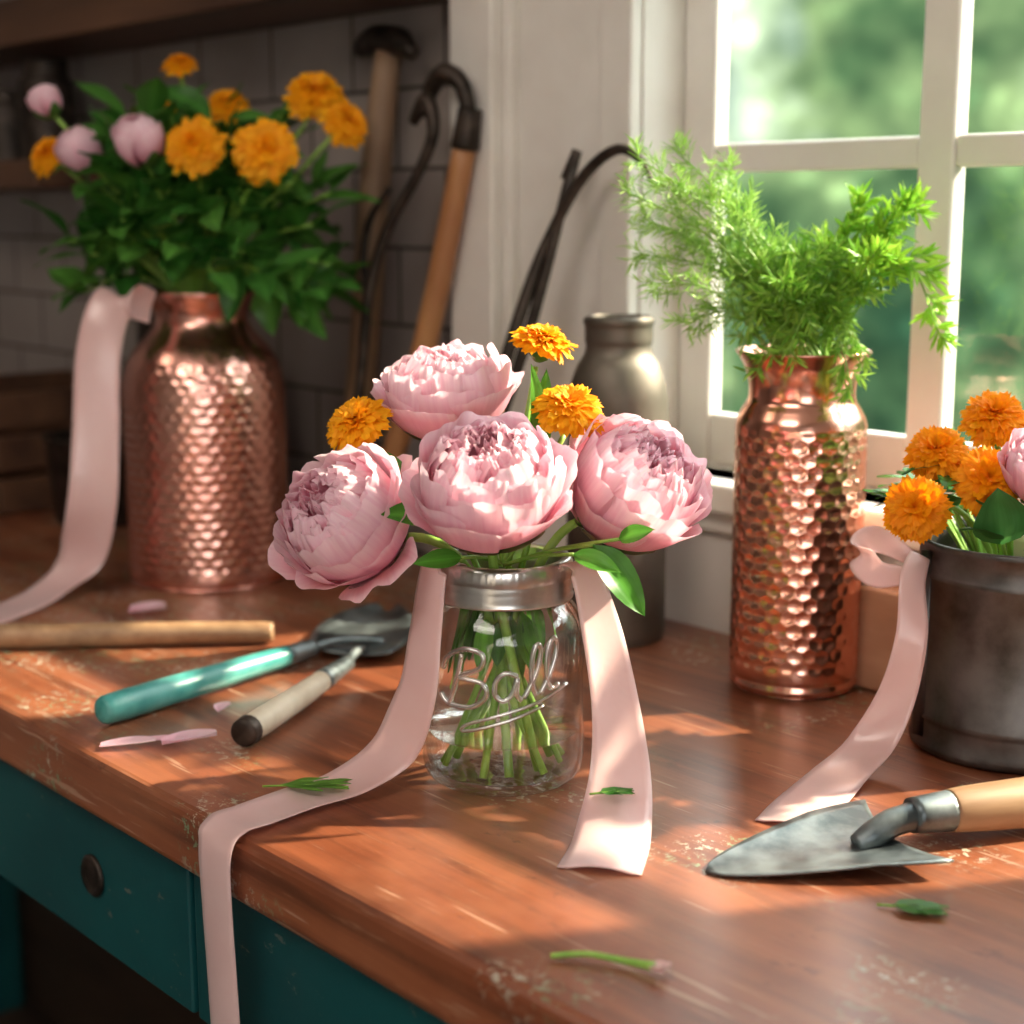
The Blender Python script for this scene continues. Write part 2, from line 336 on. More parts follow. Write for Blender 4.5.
# ------------------------------------------------------------------ MASON JAR
J=T(-.006,.96); JE=empty('mason_jar',J)
outer=[(.0001,.0045),(.026,.004),(.031,.0012),(.038,.0008),(.044,.002),(.0485,.007),(.0502,.015),(.0505,.03),(.0500,.06),(.0505,.092),(.0495,.101),(.046,.109),(.0418,.115),(.0402,.119),(.0400,.139)]
inner=[(.0375,.139),(.0375,.119),(.0395,.113),(.0440,.107),(.0472,.100),(.0480,.092),(.0478,.06),(.0480,.03),(.0478,.017),(.0455,.011),(.040,.008),(.0001,.0075)]
m=MB(); m.lathe(prof_resample(outer,.003),M_JAR,96,J); m.lathe(prof_resample(inner,.003),M_JAR,96,J); m.lathe([(.0400,.139),(.0375,.139)],M_JAR,96,J); m.build('jar_glass_body',JE,loc=J)
lid=[(.0415,.1165),(.0434,.1168),(.0438,.1185),(.0422,.1205),(.0437,.1225),(.0422,.1245),(.0437,.1268),(.0425,.129),(.0433,.131),(.0430,.1385),(.0422,.1412),(.0405,.1420),(.0365,.1412),(.0365,.1395)]
m=MB(); m.lathe(lid,M_ZINC,180,J,disp=lambda a,r,z: .0004*sin(a*60) if .131<z<.139 else 0); m.build('screw_band',JE,loc=J)
m=MB(); m.lathe([(.0001,.032),(.0470,.032),(.0478,.0338)],M_WATER,64,J); m.build('water',JE,loc=J)
def jp(px,py,R=.0510):
    s=(px-503)*.0006/R; a=math.asin(max(-1,min(1,s))); z=.0985-(py-645)*.00061
    return J+D(R*sin(a),-R*cos(a),z)
strokes=[[(463,656),(458,682),(450,710)],
 [(444,674),(449,661),(466,651),(483,655),(481,669),(460,680),(483,684),(487,697),(472,709),(450,709),(441,700)],
 [(518,677),(507,673),(497,681),(496,695),(504,701),(513,694),(518,678),(517,694),(522,701)],
 [(524,699),(536,676),(541,655),(538,646),(533,656),(532,682),(536,697)],
 [(540,697),(552,673),(557,652),(554,642),(548,652),(547,678),(551,692),(559,690)],
 [(568,692),(540,704),(500,716),(468,727),(463,734),(478,731),(510,721),(544,709)]]
m=MB()
for i,s in enumerate(strokes): m.tube([jp(*q) for q in s],.0017 if i<5 else .0012,M_EMB,8,sub=5)
m.build('embossed_script',JE,loc=J)
# ------------------------------------------------------------------ FLOWERS
PALE=(.97,.60,.70);TIP=(1.0,.80,.85);DEEP=(.93,.37,.52);MIDP=(.95,.48,.60)
def leaf(mb,base,d,up,Ln,Wd,bend=.3,c1=(.035,.13,.02),c2=(.09,.26,.04),fold=.25,nu=4,nv=8):
    d=Vector(d).normalized(); up=Vector(up); sd=d.cross(up)
    if sd.length<1e-3: sd=d.cross(Vector((1,0,0)))
    sd.normalize(); up=sd.cross(d).normalized(); ph=random.random()*6; rv=random.random()
    base=Vector(base)
    def fn(u,v):
        x=(u-.5)*2; wv=Wd*.5*(sin(pi*min(1,v**.8))**.9+ (.02 if v<.99 else 0))
        q=base+d*(Ln*v*(1-.12*bend*v))-up*(bend*Ln*v*v*.55)+sd*(x*wv)+up*(abs(x)*wv*fold+ .04*Wd*sin(v*9+ph+x*2))
        return q
    cc=lerp3(c1,c2,rv)
    mb.grid(fn,nu,nv,M_LEAF,lambda u,v: lerp3(cc,tuple(min(1,k*1.5) for k in cc),max(0,1-abs(u-.5)*6)))
def peony(mb,c,axis,R,sq=.88,seed=1,openn=1.0,deep=0.0,droop=2):
    rs=random.Random(seed); q=axq(axis); c=Vector(c)
    def petal(lon,Rf,te,W,ruf,col0,col1,flare=0,tw=.05,tb=168,nu=20,nv=14,lift=0,drop=.10,curl=0,off=(0,0)):
        ph=rs.random()*6.3; ph2=rs.random()*6.3; fr=rs.uniform(2.6,5.2); nt=rs.uniform(-.6,.6); tilt=rs.uniform(-.03,.05); thv=rs.uniform(-5,5); nd=rs.uniform(.0,.08)
        sh=rs.uniform(.86,1.0); col1=(col1[0],col1[1]*sh,col1[2]*sh)
        def fn(u,v):
            x=(u-.5)*2
            top=1-drop*abs(x)**3.4-nd*math.exp(-((x-nt)*6)**2)+.014*sin(x*fr*2.2+ph)+.009*sin(x*fr*5+ph2)
            vv=v*top
            th=rad(tb+(te+thv-tb)*vv**.85)
            wa=W*(vv**.5)*(1-.20*vv**4)/max(sin(th),.42)*.8
            lo=lon+x*wa
            r=Rf*(1+tilt*vv+flare*vv**4+curl*max(0,vv-.80)*3+ruf*vv*vv*sin(x*fr+ph)+ruf*.5*vv**4*sin(x*fr*2.6+ph2)+tw*x*vv-.05*x*x*vv)
            st=sin(th)
            p=Vector((r*st*cos(lo)+off[0]*vv,r*st*sin(lo)+off[1]*vv,r*cos(th)*sq+lift*vv+ruf*Rf*.3*vv*vv*sin(x*fr*1.3+ph2)))*R
            return c+q@p
        mb.grid(fn,nu,nv,M_PETAL,lambda u,v: lerp3(lerp3(col0,col1,min(1,v*1.15)),TIP,max(0,v-.80)*4.5))
    d=deep
    def dk(cl): return lerp3(cl,DEEP,d)
    U=rs.uniform
    for k in range(droop): petal(U(0,2*pi),1.03,U(100,112),1.0,.07,dk(MIDP),dk(PALE),.26,.04,curl=.12,drop=.16)
    for k in range(5): petal(k*2*pi/5+U(-.15,.15),1.0,U(80,97)*openn,1.12,.045,dk(MIDP),dk(PALE),.12,.06,curl=.11)
    for k in range(5): petal(k*2*pi/5+.6+U(-.2,.2),.955,U(67,80)*openn,1.08,.05,dk(MIDP),dk(TIP),.05,.06,curl=.08)
    for k in range(6): petal(k*2*pi/6+.1+U(-.25,.25),.90,U(57,67)*openn,.94,.06,dk(MIDP),dk(TIP),.02,.06,curl=.06)
    for k in range(7): petal(k*2*pi/7+U(-.3,.3),.84,U(49,58)*openn,.80,.065,MIDP,dk(PALE),0,curl=.04)
    for k in range(7): petal(k*2*pi/7+U(-.3,.3),.77,U(41,50)*openn,.72,.085,DEEP,TIP,-.02,lift=.02)
    for k in range(8): petal(U(0,2*pi),.69,U(36,46)*openn,.62,.12,DEEP,lerp3(TIP,PALE,rs.random()),-.02,nv=10,lift=.05,drop=.05)
    for k in range(8): petal(U(0,2*pi),.60,U(32,43)*openn,.60,.14,DEEP,lerp3(TIP,PALE,rs.random()),-.02,nv=9,lift=.09,drop=.05)
    for k in range(8): petal(U(0,2*pi),.49,U(28,42)*openn,.60,.17,DEEP,lerp3(TIP,MIDP,rs.random()),0,nv=9,lift=.14,drop=.04,off=(U(-.07,.07),U(-.07,.07)))
    for k in range(7): petal(U(0,2*pi),.37,U(26,45)*openn,.66,.20,DEEP,lerp3(TIP,MIDP,rs.random()),0,nv=8,lift=.21,drop=.04,off=(U(-.1,.1),U(-.1,.1)))
    for k in range(6): petal(U(0,2*pi),.24,U(24,50),.8,.22,DEEP,lerp3(TIP,MIDP,rs.random()),0,nv=8,lift=.31,drop=.04,off=(U(-.12,.12),U(-.12,.12)))
    for k in range(4): petal(U(0,2*pi),.12,U(28,50),.9,.2,DEEP,PALE,0,nv=7,lift=.42,off=(U(-.06,.06),U(-.06,.06)))
    for k in range(4):
        lon=k*pi/2+rs.random()
        def fs(u,v,lon=lon):
            x=(u-.5)*2; th=rad(175-50*v); lo=lon+x*.42*sin(pi*min(.98,v*.85+.1))/max(sin(th),.3)
            r=1.05; return c+q@(Vector((r*sin(th)*cos(lo),r*sin(th)*sin(lo),r*cos(th)*sq))*R)
        mb.grid(fs,4,6,M_LEAF,lambda u,v:lerp3((.10,.22,.04),(.22,.20,.10),v))
def marigold(mb,c,axis,R,seed=1,c1=(1.0,.53,.012),c2=(.98,.33,.002),dome=.75,n0=22,wf=.155,sh=.46):
    rs=random.Random(seed); q=axq(axis); c=Vector(c); LY=8
    for i in range(LY):
        t=i/(LY-1); n=int(n0-12*t)
        for k in range(n):
            lon=2*pi*(k+.5*(i%2)+rs.uniform(-.25,.25))/n; e=rad(-10+84*t+rs.uniform(-6,6)); Ln=R*(1-sh*t)*rs.uniform(.88,1.10)
            w=R*wf*rs.uniform(.85,1.2); ph=rs.random()*6; bnd=rs.uniform(.1,.45)
            o=Vector((cos(lon),sin(lon),0)); sd=Vector((-sin(lon),cos(lon),0)); up=Vector((0,0,1))
            col=lerp3(c1,c2,rs.random()*.5+.25*t); cin=lerp3(c2,(.7,.12,0),.3)
            def fn(u,v):
                x=(u-.5)*2; tip=1-.08*(1-abs(sin(x*pi*1.0)))*(v>.9)-.12*abs(x)**3
                a=e-bnd*v*v; l=Ln*v*tip
                p=o*(l*cos(a))+up*(l*sin(a)*dome+.10*R*t)+sd*(x*w*(.35+.65*v**.7))
                p+=up*(.03*R*v*sin(x*5+ph)); p+=(up*cos(a)-o*sin(a))*(.05*R*x*x*v)
                return c+q@p
            mb.grid(fn,4,4,M_MARI,lambda u,v:lerp3(cin,col,min(1,v*1.6)))
    b=[(.12*R,-.62*R),(.26*R,-.5*R),(.34*R,-.3*R),(.36*R,-.12*R),(.30*R,0)]
    k=len(mb.v); mb.lathe(b,M_LEAF,14,c,q.to_matrix())
    for i in range(k,len(mb.v)): mb.c[i]=(.10,.22,.035)
def bud(mb,c,axis,R,seed=1):
    rs=random.Random(seed); q=axq(axis); c=Vector(c)
    for ly,(Rf,te,W,n) in enumerate([(1,58,1.0,4),(.93,38,.9,5),(.85,20,.85,5)]):
        for k in range(n):
            lon=2*pi*k/n+rs.random()*.5+ly
            def fn(u,v,lon=lon,Rf=Rf,te=te,W=W):
                x=(u-.5)*2; vv=v*(1-.08*x*x*x*x); th=rad(170+(te-170)*vv); lo=lon+x*W*vv**.5/max(sin(th),.45)*.8
                r=Rf*(1+.09*x*vv+.08*vv**4); return c+q@(Vector((r*sin(th)*cos(lo),r*sin(th)*sin(lo),r*cos(th)*1.12))*R)
            mb.grid(fn,6,8,M_PETAL,lambda u,v:lerp3(DEEP,TIP,v))
    for k in range(4):
        lon=k*pi/2
        def fs(u,v,lon=lon):
            x=(u-.5)*2; th=rad(175-75*v); lo=lon+x*.5*sin(pi*min(.98,v*.85+.1))/max(sin(th),.3)
            return c+q@(Vector((1.06*sin(th)*cos(lo),1.06*sin(th)*sin(lo),1.06*cos(th)*1.12))*R)
        mb.grid(fs,4,6,M_LEAF,(.09,.2,.04))
def jarstem(mb,c,axis,R,bot,neck,r=.0024):
    c=Vector(c); a=Vector(axis).normalized(); s0=c-a*R*.8
    npt=J+D(neck[0],neck[1],.136); b=J+D(bot[0],bot[1],.010)
    mid=J+D((neck[0]*.55+bot[0]*.45),(neck[1]*.55+bot[1]*.45),.075)
    over=s0.lerp(npt,.55)+Vector((0,0,.012))
    mb.tube([s0,over,npt,mid,b],[r*.9,r,r,r,r],M_STEM,8,sub=5)
PE=[
 (-.0137,.905,.198,(-.02,-.50,.86),.0430,.95,(.022,-.018),(-.005,-.022),11,1.0,0,0),
 (-.1045,.945,.168,(-.50,-.60,.62),.0415,.98,(.030,.010),(-.022,-.01),23,1.0,0,2),
 (.0755,.955,.188,(.42,-.45,.70),.0415,1.05,(-.030,.006),(.022,-.006),35,.95,.08,2),
 (-.042,1.02,.239,(-.10,-.22,.97),.0410,.86,(.004,-.032),(-.006,.018),47,.97,.0,0)]
for i,(r,u,z,ax,R,sq,bot,nk,sd,op,dp,dr) in enumerate(PE):
    m=MB(); c=T(r,u,z); a=D(*ax); peony(m,c,a,R,sq,sd,op,dp,dr); jarstem(m,c,a,R,bot,nk,.0030)
    m.build('peony' if i==0 else 'peony.%03d'%i,loc=c)
MA=[(-.0975,.990,.220,(-.35,-.55,.75),.0250,(.036,-.004),(-.018,.012)),
 (.0194,1.0,.270,(.25,-.25,.9),.0230,(-.012,.028),(.004,.012)),
 (.0345,.970,.232,(.12,-.45,.85),.0265,(-.036,-.010),(.012,.0))]
nmar=0
def mname():
    global nmar
    s='marigold' if nmar==0 else 'marigold.%03d'%nmar; nmar+=1; return s
for i,(r,u,z,ax,R,bot,nk) in enumerate(MA):
    m=MB(); c=T(r,u,z); a=D(*ax); marigold(m,c,a,R,60+i,dome=.60,n0=24,wf=.125,sh=.58); jarstem(m,c,a,R,bot,nk,.0020); m.build(mname(),loc=c)
m=MB()
for (r,u,z,d,Ln,Wd,bd) in [(.047,.912,.158,(.55,-.15,-.70),.052,.022,.12),(-.045,.93,.172,(-.6,-.3,.1),.035,.016,.2),(.035,.90,.155,(.7,-.5,-.1),.032,.013,.3),
   (-.02,1.0,.20,(-.8,.1,.35),.055,.02,.3),(.045,1.0,.19,(.6,.2,.6),.05,.02,.3),(.015,.99,.20,(.12,-.1,.95),.055,.014,.1),(.02,.98,.20,(-.12,-.2,.95),.06,.012,.1),
   (-.03,.915,.150,(-.7,-.5,.05),.032,.012,.3),(.005,1.0,.2,(.35,-.1,.9),.05,.012,.2),(.062,.91,.162,(.5,-.5,.3),.026,.011,.3),(-.06,.97,.175,(-.5,.1,.5),.05,.02,.2)]:
    b=T(r,u,z); leaf(m,b,D(*d),D(.3,-1,.6),Ln,Wd,bd,(.06,.22,.025),(.15,.40,.05),.4)
    m.tube([J+D(0,0,.135),J.lerp(b,.5)+Vector((0,0,.07)),b],.0012,M_STEM,6)
for k in range(20):
    a=random.uniform(0,2*pi); rr=random.uniform(.008,.026); z=random.uniform(.10,.125)
    leaf(m,J+Vector((rr*cos(a),rr*sin(a),z)),Vector((cos(a)*.25,sin(a)*.25,-1)),Vector((cos(a),sin(a),0)),random.uniform(.025,.05),random.uniform(.010,.018),-.05,(.05,.18,.02),(.13,.34,.04))
for k in range(6):
    a=k*1.05; m.tube([J+Vector((.018*cos(a),.018*sin(a),.13)),J+Vector((.002*cos(a+2),.002*sin(a+2),.07)),J+Vector((-.038*cos(a),-.038*sin(a),.011))],.0026,M_STEM,6)
m.build('peony_foliage',loc=J)
VL=T(-.294,1.521)
def vstem(mb,c,a,R,neck,down,r=.002):
    s0=Vector(c)-Vector(a).normalized()*R*.5; mb.tube([s0,s0.lerp(neck,.5)+Vector((0,0,.015)),neck,neck-Vector((0,0,down))],r,M_STEM,6)
for i,(r,u,z,R,ax) in enumerate([(-.307,1.53,.482,.0190,(0,-.3,1)),(-.4255,1.50,.400,.023,(-.5,-.6,.5)),(-.278,1.43,.406,.0310,(-.15,-.85,.5)),(-.216,1.43,.402,.0325,(.1,-.9,.4)),
    (-.181,1.51,.454,.032,(.1,-.6,.8)),(-.150,1.49,.428,.027,(.6,-.6,.4)),(-.268,1.55,.447,.024,(0,-.6,.8)),(-.333,1.55,.443,.024,(-.2,-.6,.8))]):
    m=MB(); c=T(r,u,z); a=D(*ax); marigold(m,c,a,R,80+i,dome=.8,n0=22,wf=.13,sh=.52); vstem(m,c,a,R,VL+D((r+.294)*.12,(u-1.521)*.12,.262),.04); m.build(mname(),loc=c)
for i,(r,u,z,R,ax) in enumerate([(-.4255,1.50,.447,.0145,(-.4,-.2,1)),(-.388,1.47,.403,.0195,(-.4,-.4,.8)),(-.328,1.44,.410,.0215,(-.1,-.5,.9))]):
    m=MB(); c=T(r,u,z); a=D(*ax); bud(m,c,a,R,i); vstem(m,c,a,R,VL+D(-.01,-.01+.01*i,.262),.04); m.build('peony_bud' if i==0 else 'peony_bud.%03d'%i,loc=c)
m=MB(); rs=random.Random(5)
for k in range(90):
    a=rs.uniform(0,2*pi); el=rs.uniform(-.22,1.25); rr=rs.uniform(.75,1.05)
    tip=VL+D(.124*cos(a)*cos(el*.85)*rr+.008,.10*sin(a)*cos(el*.85)*rr,.298+.152*sin(el)*rr)
    nk=VL+D(.022*cos(a),.022*sin(a),.268)
    midp=nk.lerp(tip,.5)+Vector((0,0,.02))
    m.tube([nk-Vector((0,0,.04)),nk,midp,tip],.0013,M_STEM,5,sub=3)
    out=(tip-nk).normalized()
    for j in range(6):
        t=.40+.12*j; b=midp.lerp(tip,(t-.4)/.6)
        rnd=Vector((rs.uniform(-1,1),rs.uniform(-1,1),rs.uniform(-.9,.6)))
        leaf(m,b,out*.7+rnd*.9,Vector((rs.uniform(-.5,.5),rs.uniform(-.9,.3),1)),rs.uniform(.038,.060),rs.uniform(.020,.031),rs.uniform(.2,.7),(.025,.115,.018),(.10,.27,.045))
m.build('leafy_foliage_bunch',loc=VL)
CT=CAN
for i,(r,u,z,R,ax) in enumerate([(.2475,.965,.170,.0235,(-.35,-.8,.35)),(.268,1.0,.200,.0225,(-.3,-.6,.7)),(.309,1.02,.219,.0240,(-.1,-.6,.8)),(.294,.975,.186,.025,(-.1,-.85,.5)),(.345,1.0,.205,.022,(.2,-.6,.8)),(.38,1.01,.19,.023,(.5,-.5,.7))]):
    m=MB(); c=T(r,u,z); a=D(*ax); marigold(m,c,a,R,120+i,dome=.9,n0=26,wf=.12,c1=(1.0,.45,.004),c2=(.98,.28,.001)); vstem(m,c,a,R,CT+D((r-.334)*.3,(u-1.02)*.3,.135),.03); m.build(mname(),loc=c)
m=MB(); c=T(.324,.955,.198); peony(m,c,D(-.1,-.5,.9),.026,1.0,77,.8,.1,0); vstem(m,c,D(0,0,1),.03,CT+D(0,-.02,.13),.03); m.build('peony.004',loc=c)
m=MB(); rs=random.Random(9)
for k in range(46):
    a=rs.uniform(0,2*pi); nk=CT+Vector((.035*cos(a),.035*sin(a),.125)); tip=CT+Vector((.062*cos(a),.062*sin(a),.155+rs.uniform(0,.04)))
    m.tube([nk-Vector((0,0,.02)),nk,tip],.0012,M_STEM,5)
    for j in range(2): leaf(m,tip-Vector((0,0,.01*j)),Vector((cos(a)+rs.uniform(-.8,.8),sin(a)+rs.uniform(-.8,.8),rs.uniform(-.1,.9))),(0,0,1),rs.uniform(.025,.045),rs.uniform(.012,.022),.3,(.03,.13,.02),(.10,.28,.05))
leaf(m,T(.300,.962,.148),D(-.15,-.25,.9),D(0,-1,0),.038,.036,.1,(.06,.2,.05),(.06,.2,.05)); leaf(m,T(.322,.952,.146),D(.15,-.25,.9),D(0,-1,0),.042,.034,.1,(.06,.2,.05),(.07,.2,.05))
m.build('marigold_foliage',loc=CT)
VR=T(.2107,1.159); m=MB(); rs=random.Random(3)
G1=(.12,.30,.03);G2=(.36,.56,.09)
def frond(tip,bow,dens=13,bl=.030,wd=.0022,start=.3,c1=G1,c2=G2,ll=.013,nl=5):
    a=rs.uniform(0,2*pi); nk=VR+Vector((.022*cos(a),.022*sin(a),.235)); P=[nk-Vector((0,0,.045)),nk,nk.lerp(tip,.5)+bow,tip]
    m.tube(P,[.0013,.0012,.0009,.0004],M_STEM,5,sub=5)
    C=cr(P[1:],12); n=len(C)
    for k in range(dens):
        t=start+(1-start)*k/dens; i=min(n-2,int(t*(n-1))); b=C[i]; tg=(C[i+1]-C[i]).normalized()
        for sgn in (1,-1):
            rv=Vector((rs.uniform(-1,1),rs.uniform(-1,1),rs.uniform(-1,1))).normalized(); sd=tg.cross(rv).normalized()
            dr=(tg*.75+sd*.8).normalized(); l=bl*(1-.6*t)*rs.uniform(.7,1.2); e=b+dr*l
            m.tube([b,b.lerp(e,.5)+Vector((0,0,.001)),e],[.0005,.0004,.0003],M_STEM,3,sub=2,cap=False)
            for q in range(nl):
                bb=b.lerp(e,(q+1)/nl)
                for s2 in (1,-1):
                    rv2=Vector((rs.uniform(-1,1),rs.uniform(-1,1),rs.uniform(-1,1)))
                    dd=dr*.9+dr.cross(rv2).normalized()*.7*s2
                    leaf(m,bb,dd,rv2,ll*rs.uniform(.7,1.2),wd,.1,c1,c2,.1,2,3)
for k in range(20):
    a=rs.uniform(0,2*pi); R_=rs.uniform(.02,.072)
    tip=VR+D(R_*cos(a),R_*sin(a)*.7,rs.uniform(.28,.335)); frond(tip,Vector((0,0,.01)),8,.026,.0018,.3,ll=.013,nl=6)
for tr,tu,tz in [(.080,1.14,.390),(.092,1.16,.345),(.112,1.17,.395),(.135,1.15,.362),(.095,1.12,.30),(.150,1.16,.385),(.100,1.13,.370),(.118,1.12,.27),(.085,1.15,.32),(.075,1.15,.365),(.125,1.16,.33)]:
    frond(T(tr,tu,tz),Vector((0,0,.025)),16,.028,.0009,.3,(.18,.38,.05),(.42,.60,.15),.011,6)
for tr,tu,tz,bz in [(.282,1.14,.352,.035),(.300,1.12,.258,.070),(.262,1.15,.335,.03),(.265,1.12,.31,.03),(.245,1.10,.32,.02),(.25,1.16,.355,.02)]:
    frond(T(tr,tu,tz),D(.01,0,bz),9,.022,.0034,.45,(.16,.38,.03),(.40,.60,.07),.015,4)
for tr,tu,tz in [(.17,1.12,.235),(.235,1.10,.225),(.19,1.11,.25),(.25,1.12,.245),(.16,1.14,.26)]:
    frond(T(tr,tu,tz),D(0,-.01,.045),9,.020,.002,.4,G1,G2,.012)
m.build('feathery_greenery',loc=VR)
# ------------------------------------------------------------------ RIBBONS
def ribbon(name,pts,wd,widths,sub=10,loc=None,ends=0,wave=.0):
    P=cr([T(*p) for p in pts],sub); Wd=cr([D(*d).normalized() for d in wd],sub); Ws=cr([Vector((w_,0,0)) for w_ in widths],sub); n=len(P)
    m=MB()
    def fn(u,v):
        i=min(n-1,int(round(v*(n-1)))); x=(u-.5)
        tg=(P[min(i+1,n-1)]-P[max(i-1,0)]).normalized(); sd=(Wd[i]-tg*Wd[i].dot(tg)).normalized(); nm=sd.cross(tg)
        q=P[i]+sd*(x*Ws[i].x)+nm*(wave*Ws[i].x*(4*x*x-.3)*sin(v*7+1))
        if P[i].z<.02 and q.z<.0012 and P[i].y>-.55: q.z=.0012
        return q
    m.grid(fn,8,n-1,M_RIB); return m.build(name,solid=.0005,loc=P[0])
EX=(.6626,-.749,0)
ribbon('satin_ribbon',[(-.030,.932,.142),(-.0467,.938,.141),(-.0535,.935,.100),(-.0590,.930,.060),(-.0740,.938,.024),(-.100,.928,.006),(-.128,.908,.0022),(-.150,.884,.002),(-.1635,.868,.0025),(-.1695,.859,-.008),(-.170,.858,-.045),(-.169,.859,-.10),(-.167,.861,-.20)],
   [EX]*13,[.018,.024,.030,.036,.040,.040,.038,.037,.036,.034,.033,.033,.033],wave=.08)
ribbon('satin_ribbon.001',[(.028,.93,.142),(.042,.928,.140),(.052,.92,.108),(.0600,.902,.062),(.0620,.880,.025),(.0560,.848,.005),(.0465,.808,.0022)],
   [(.8,.5,0),(.8,.5,0),(.8,.4,.1),(.85,.35,0),(.95,.2,0),(1,.05,0),(1,0,0)],[.014,.020,.026,.031,.037,.043,.046],wave=.10)
ribbon('satin_ribbon.002',[(-.330,1.475,.262),(-.358,1.455,.270),(-.372,1.44,.225),(-.376,1.432,.15),(-.382,1.43,.085),(-.400,1.445,.030),(-.425,1.42,.006),(-.448,1.36,.003),(-.475,1.31,.003),(-.52,1.27,.003)],
   [(.8,.6,0),(.9,.3,0),(1,.1,0),(1,.1,0),(1,.1,0),(.9,-.4,0),(.8,-.6,0),(.75,-.66,0),(.7,-.7,0),(.7,-.7,0)],[.03,.038,.040,.042,.044,.046,.046,.046,.046,.046],wave=.10)
ribbon('satin_ribbon.003',[(.262,1.005,.132),(.2545,.99,.118),(.2520,.978,.085),(.2440,.978,.045),(.2270,.972,.014),(.2030,.948,.0035),(.1780,.908,.0022),(.160,.872,.0022)],
   [(.9,.3,0),(.9,.3,0),(.9,-.1,0),(.9,-.3,0),(.85,-.5,0),(.8,-.6,0),(.85,-.5,0),(.85,-.5,0)],[.014,.018,.020,.024,.030,.036,.040,.042],wave=.08)
ribbon('satin_ribbon.004',[(.262,1.03,.125),(.240,1.035,.136),(.229,1.03,.128),(.238,1.02,.116),(.262,1.01,.118)],[(0,.3,1)]*5,[.010,.018,.020,.018,.010],wave=.05)
# ------------------------------------------------------------------ HAND TOOLS
def place(o,p,ang,z=0,roll=0):
    o.location=T(p[0],p[1],z); d=D(cos(ang),sin(ang)); o.rotation_euler=(roll,0,math.atan2(d.y,d.x)); return o
E=empty('garden_trowel')
m=MB()
def blade(u,v):
    x=(u-.5)*2; wv=.050*(v**.58)*(1-.07*v**6)
    if v<.001: wv=.001
    return (.122*v-(.010*(1-abs(x)**1.5)*max(0,v-.85)/.15 if v>.85 else 0), x*wv, .0012+.009*(x*x)*min(1,v*1.5)+.010*v**3*(1-x*x)*.5)
m.grid(blade,16,24,M_STEEL); m.build('blade',E,solid=.0014)
m=MB(); m.tube([(.090,0,.005),(.100,0,.009),(.112,0,.015),(.130,0,.0180)],[.0055,.0080,.0080,.0082],M_STEEL,14)
m.tube([(.124,0,.018),(.150,0,.018)],[.0100,.0118],M_STEEL,20); m.build('neck_and_ferrule',E)
m=MB(); m.tube([(.148,0,.018),(.160,0,.0178),(.19,0,.0172),(.23,0,.0168),(.27,0,.0165),(.282,0,.0162)],[.0118,.0130,.0142,.0155,.0150,.008],M_HWOOD,24); m.build('wooden_handle',E)
place(E,(.104,.808),rad(17.5),0)
def tool(name,a,b,parts,z):
    E=empty(name); a=Vector(a);b=Vector(b); ang=math.atan2(b.y-a.y,b.x-a.x)
    for (nm,pts,rd,mt) in parts:
        m=MB(); m.tube(pts,rd,mt,18); m.build(nm,E)
    place(E,(a.x,a.y),ang,z); return E
tool('hand_weeder',(-.283,1.055),(-.172,1.197),[
 ('teal_handle',[(0,0,0),(.004,0,0),(.02,0,0),(.08,0,0),(.15,0,0),(.178,0,0)],[.007,.0100,.0108,.0102,.0088,.0078],M_TEALH),
 ('ferrule',[(.176,0,0),(.206,0,0)],[.0084,.0066],M_STEEL),
 ('shaft',[(.204,0,0),(.225,-.004,.002),(.245,-.012,.0),(.262,-.022,-.004)],[.0035,.0032,.003,.0036],M_STEEL)],.0113)
E=tool('hand_trowel',(-.178,1.008),(-.126,1.165),[
 ('cream_handle',[(.006,0,0),(.03,0,0),(.09,0,0),(.125,0,.001)],[.0092,.0096,.0088,.0078],M_CREAM),
 ('butt_cap',[(0,0,0),(.002,0,0),(.010,0,0)],[.005,.0095,.0102],M_RUST),
 ('ferrule',[(.123,0,.001),(.170,0,.002)],[.0082,.0058],M_STEEL),
 ('shaft',[(.168,0,.002),(.195,.004,.004),(.225,.012,-.003)],[.0038,.0034,.0038],M_STEEL)],.0108)
m=MB()
def bl2(u,v):
    x=(u-.5)*2; wv=.042*sin(pi*min(1,(v*.74+.24)))**.55; return (.212+.15*v, x*wv+.018+.03*v, -.0085+.008*x*x+.004*(1-v)*(1-x*x))
m.grid(bl2,10,14,M_STEEL); m.build('blade',E,solid=.0014); E.children[-1].matrix_parent_inverse=Matrix()
m=MB(); a=T(-.56,1.245,.0108); b=T(-.197,1.272,.0095)
m.tube([a,a.lerp(b,.3),a.lerp(b,.7),a.lerp(b,.97),b],[.0105,.0105,.0098,.009,.0055],M_HWOOD,20); m.build('wooden_stake',loc=a)
# ------------------------------------------------------------------ leaning tools
m=MB(); m.tube([(-.407,-.085,.011),(-.347,-.050,.223),(-.294,-.040,.42)],[.0115,.0120,.011],M_HWOOD2,18)
m.tube([(-.298,-.040,.405),(-.290,-.040,.44)],[.0135,.011],M_RUST,16)
m.tube([(-.290,-.042,.438),(-.296,-.045,.462),(-.315,-.05,.472),(-.335,-.05,.458),(-.345,-.05,.435)],[.007,.008,.010,.008,.003],M_RUST,12); m.build('garden_hoe')
m=MB(); m.tube([(-.462,-.085,.014),(-.448,-.055,.161),(-.436,-.042,.36),(-.425,-.030,.50)],[.014,.015,.0155,.013],M_HWOOD3,18)
m.tube([(-.47,-.032,.505),(-.44,-.032,.512),(-.405,-.032,.508),(-.38,-.034,.495)],[.008,.015,.014,.005],M_RUST,14); m.build('hammer')
m=MB(); m.tube([(-.40,-.13,.006),(-.392,-.11,.10),(-.388,-.095,.20),(-.395,-.08,.27),(-.378,-.07,.33),(-.345,-.06,.38),(-.325,-.055,.42),(-.335,-.055,.45),(-.355,-.055,.43)],[.005,.005,.005,.0055,.005,.005,.006,.008,.005],M_RUST,12)
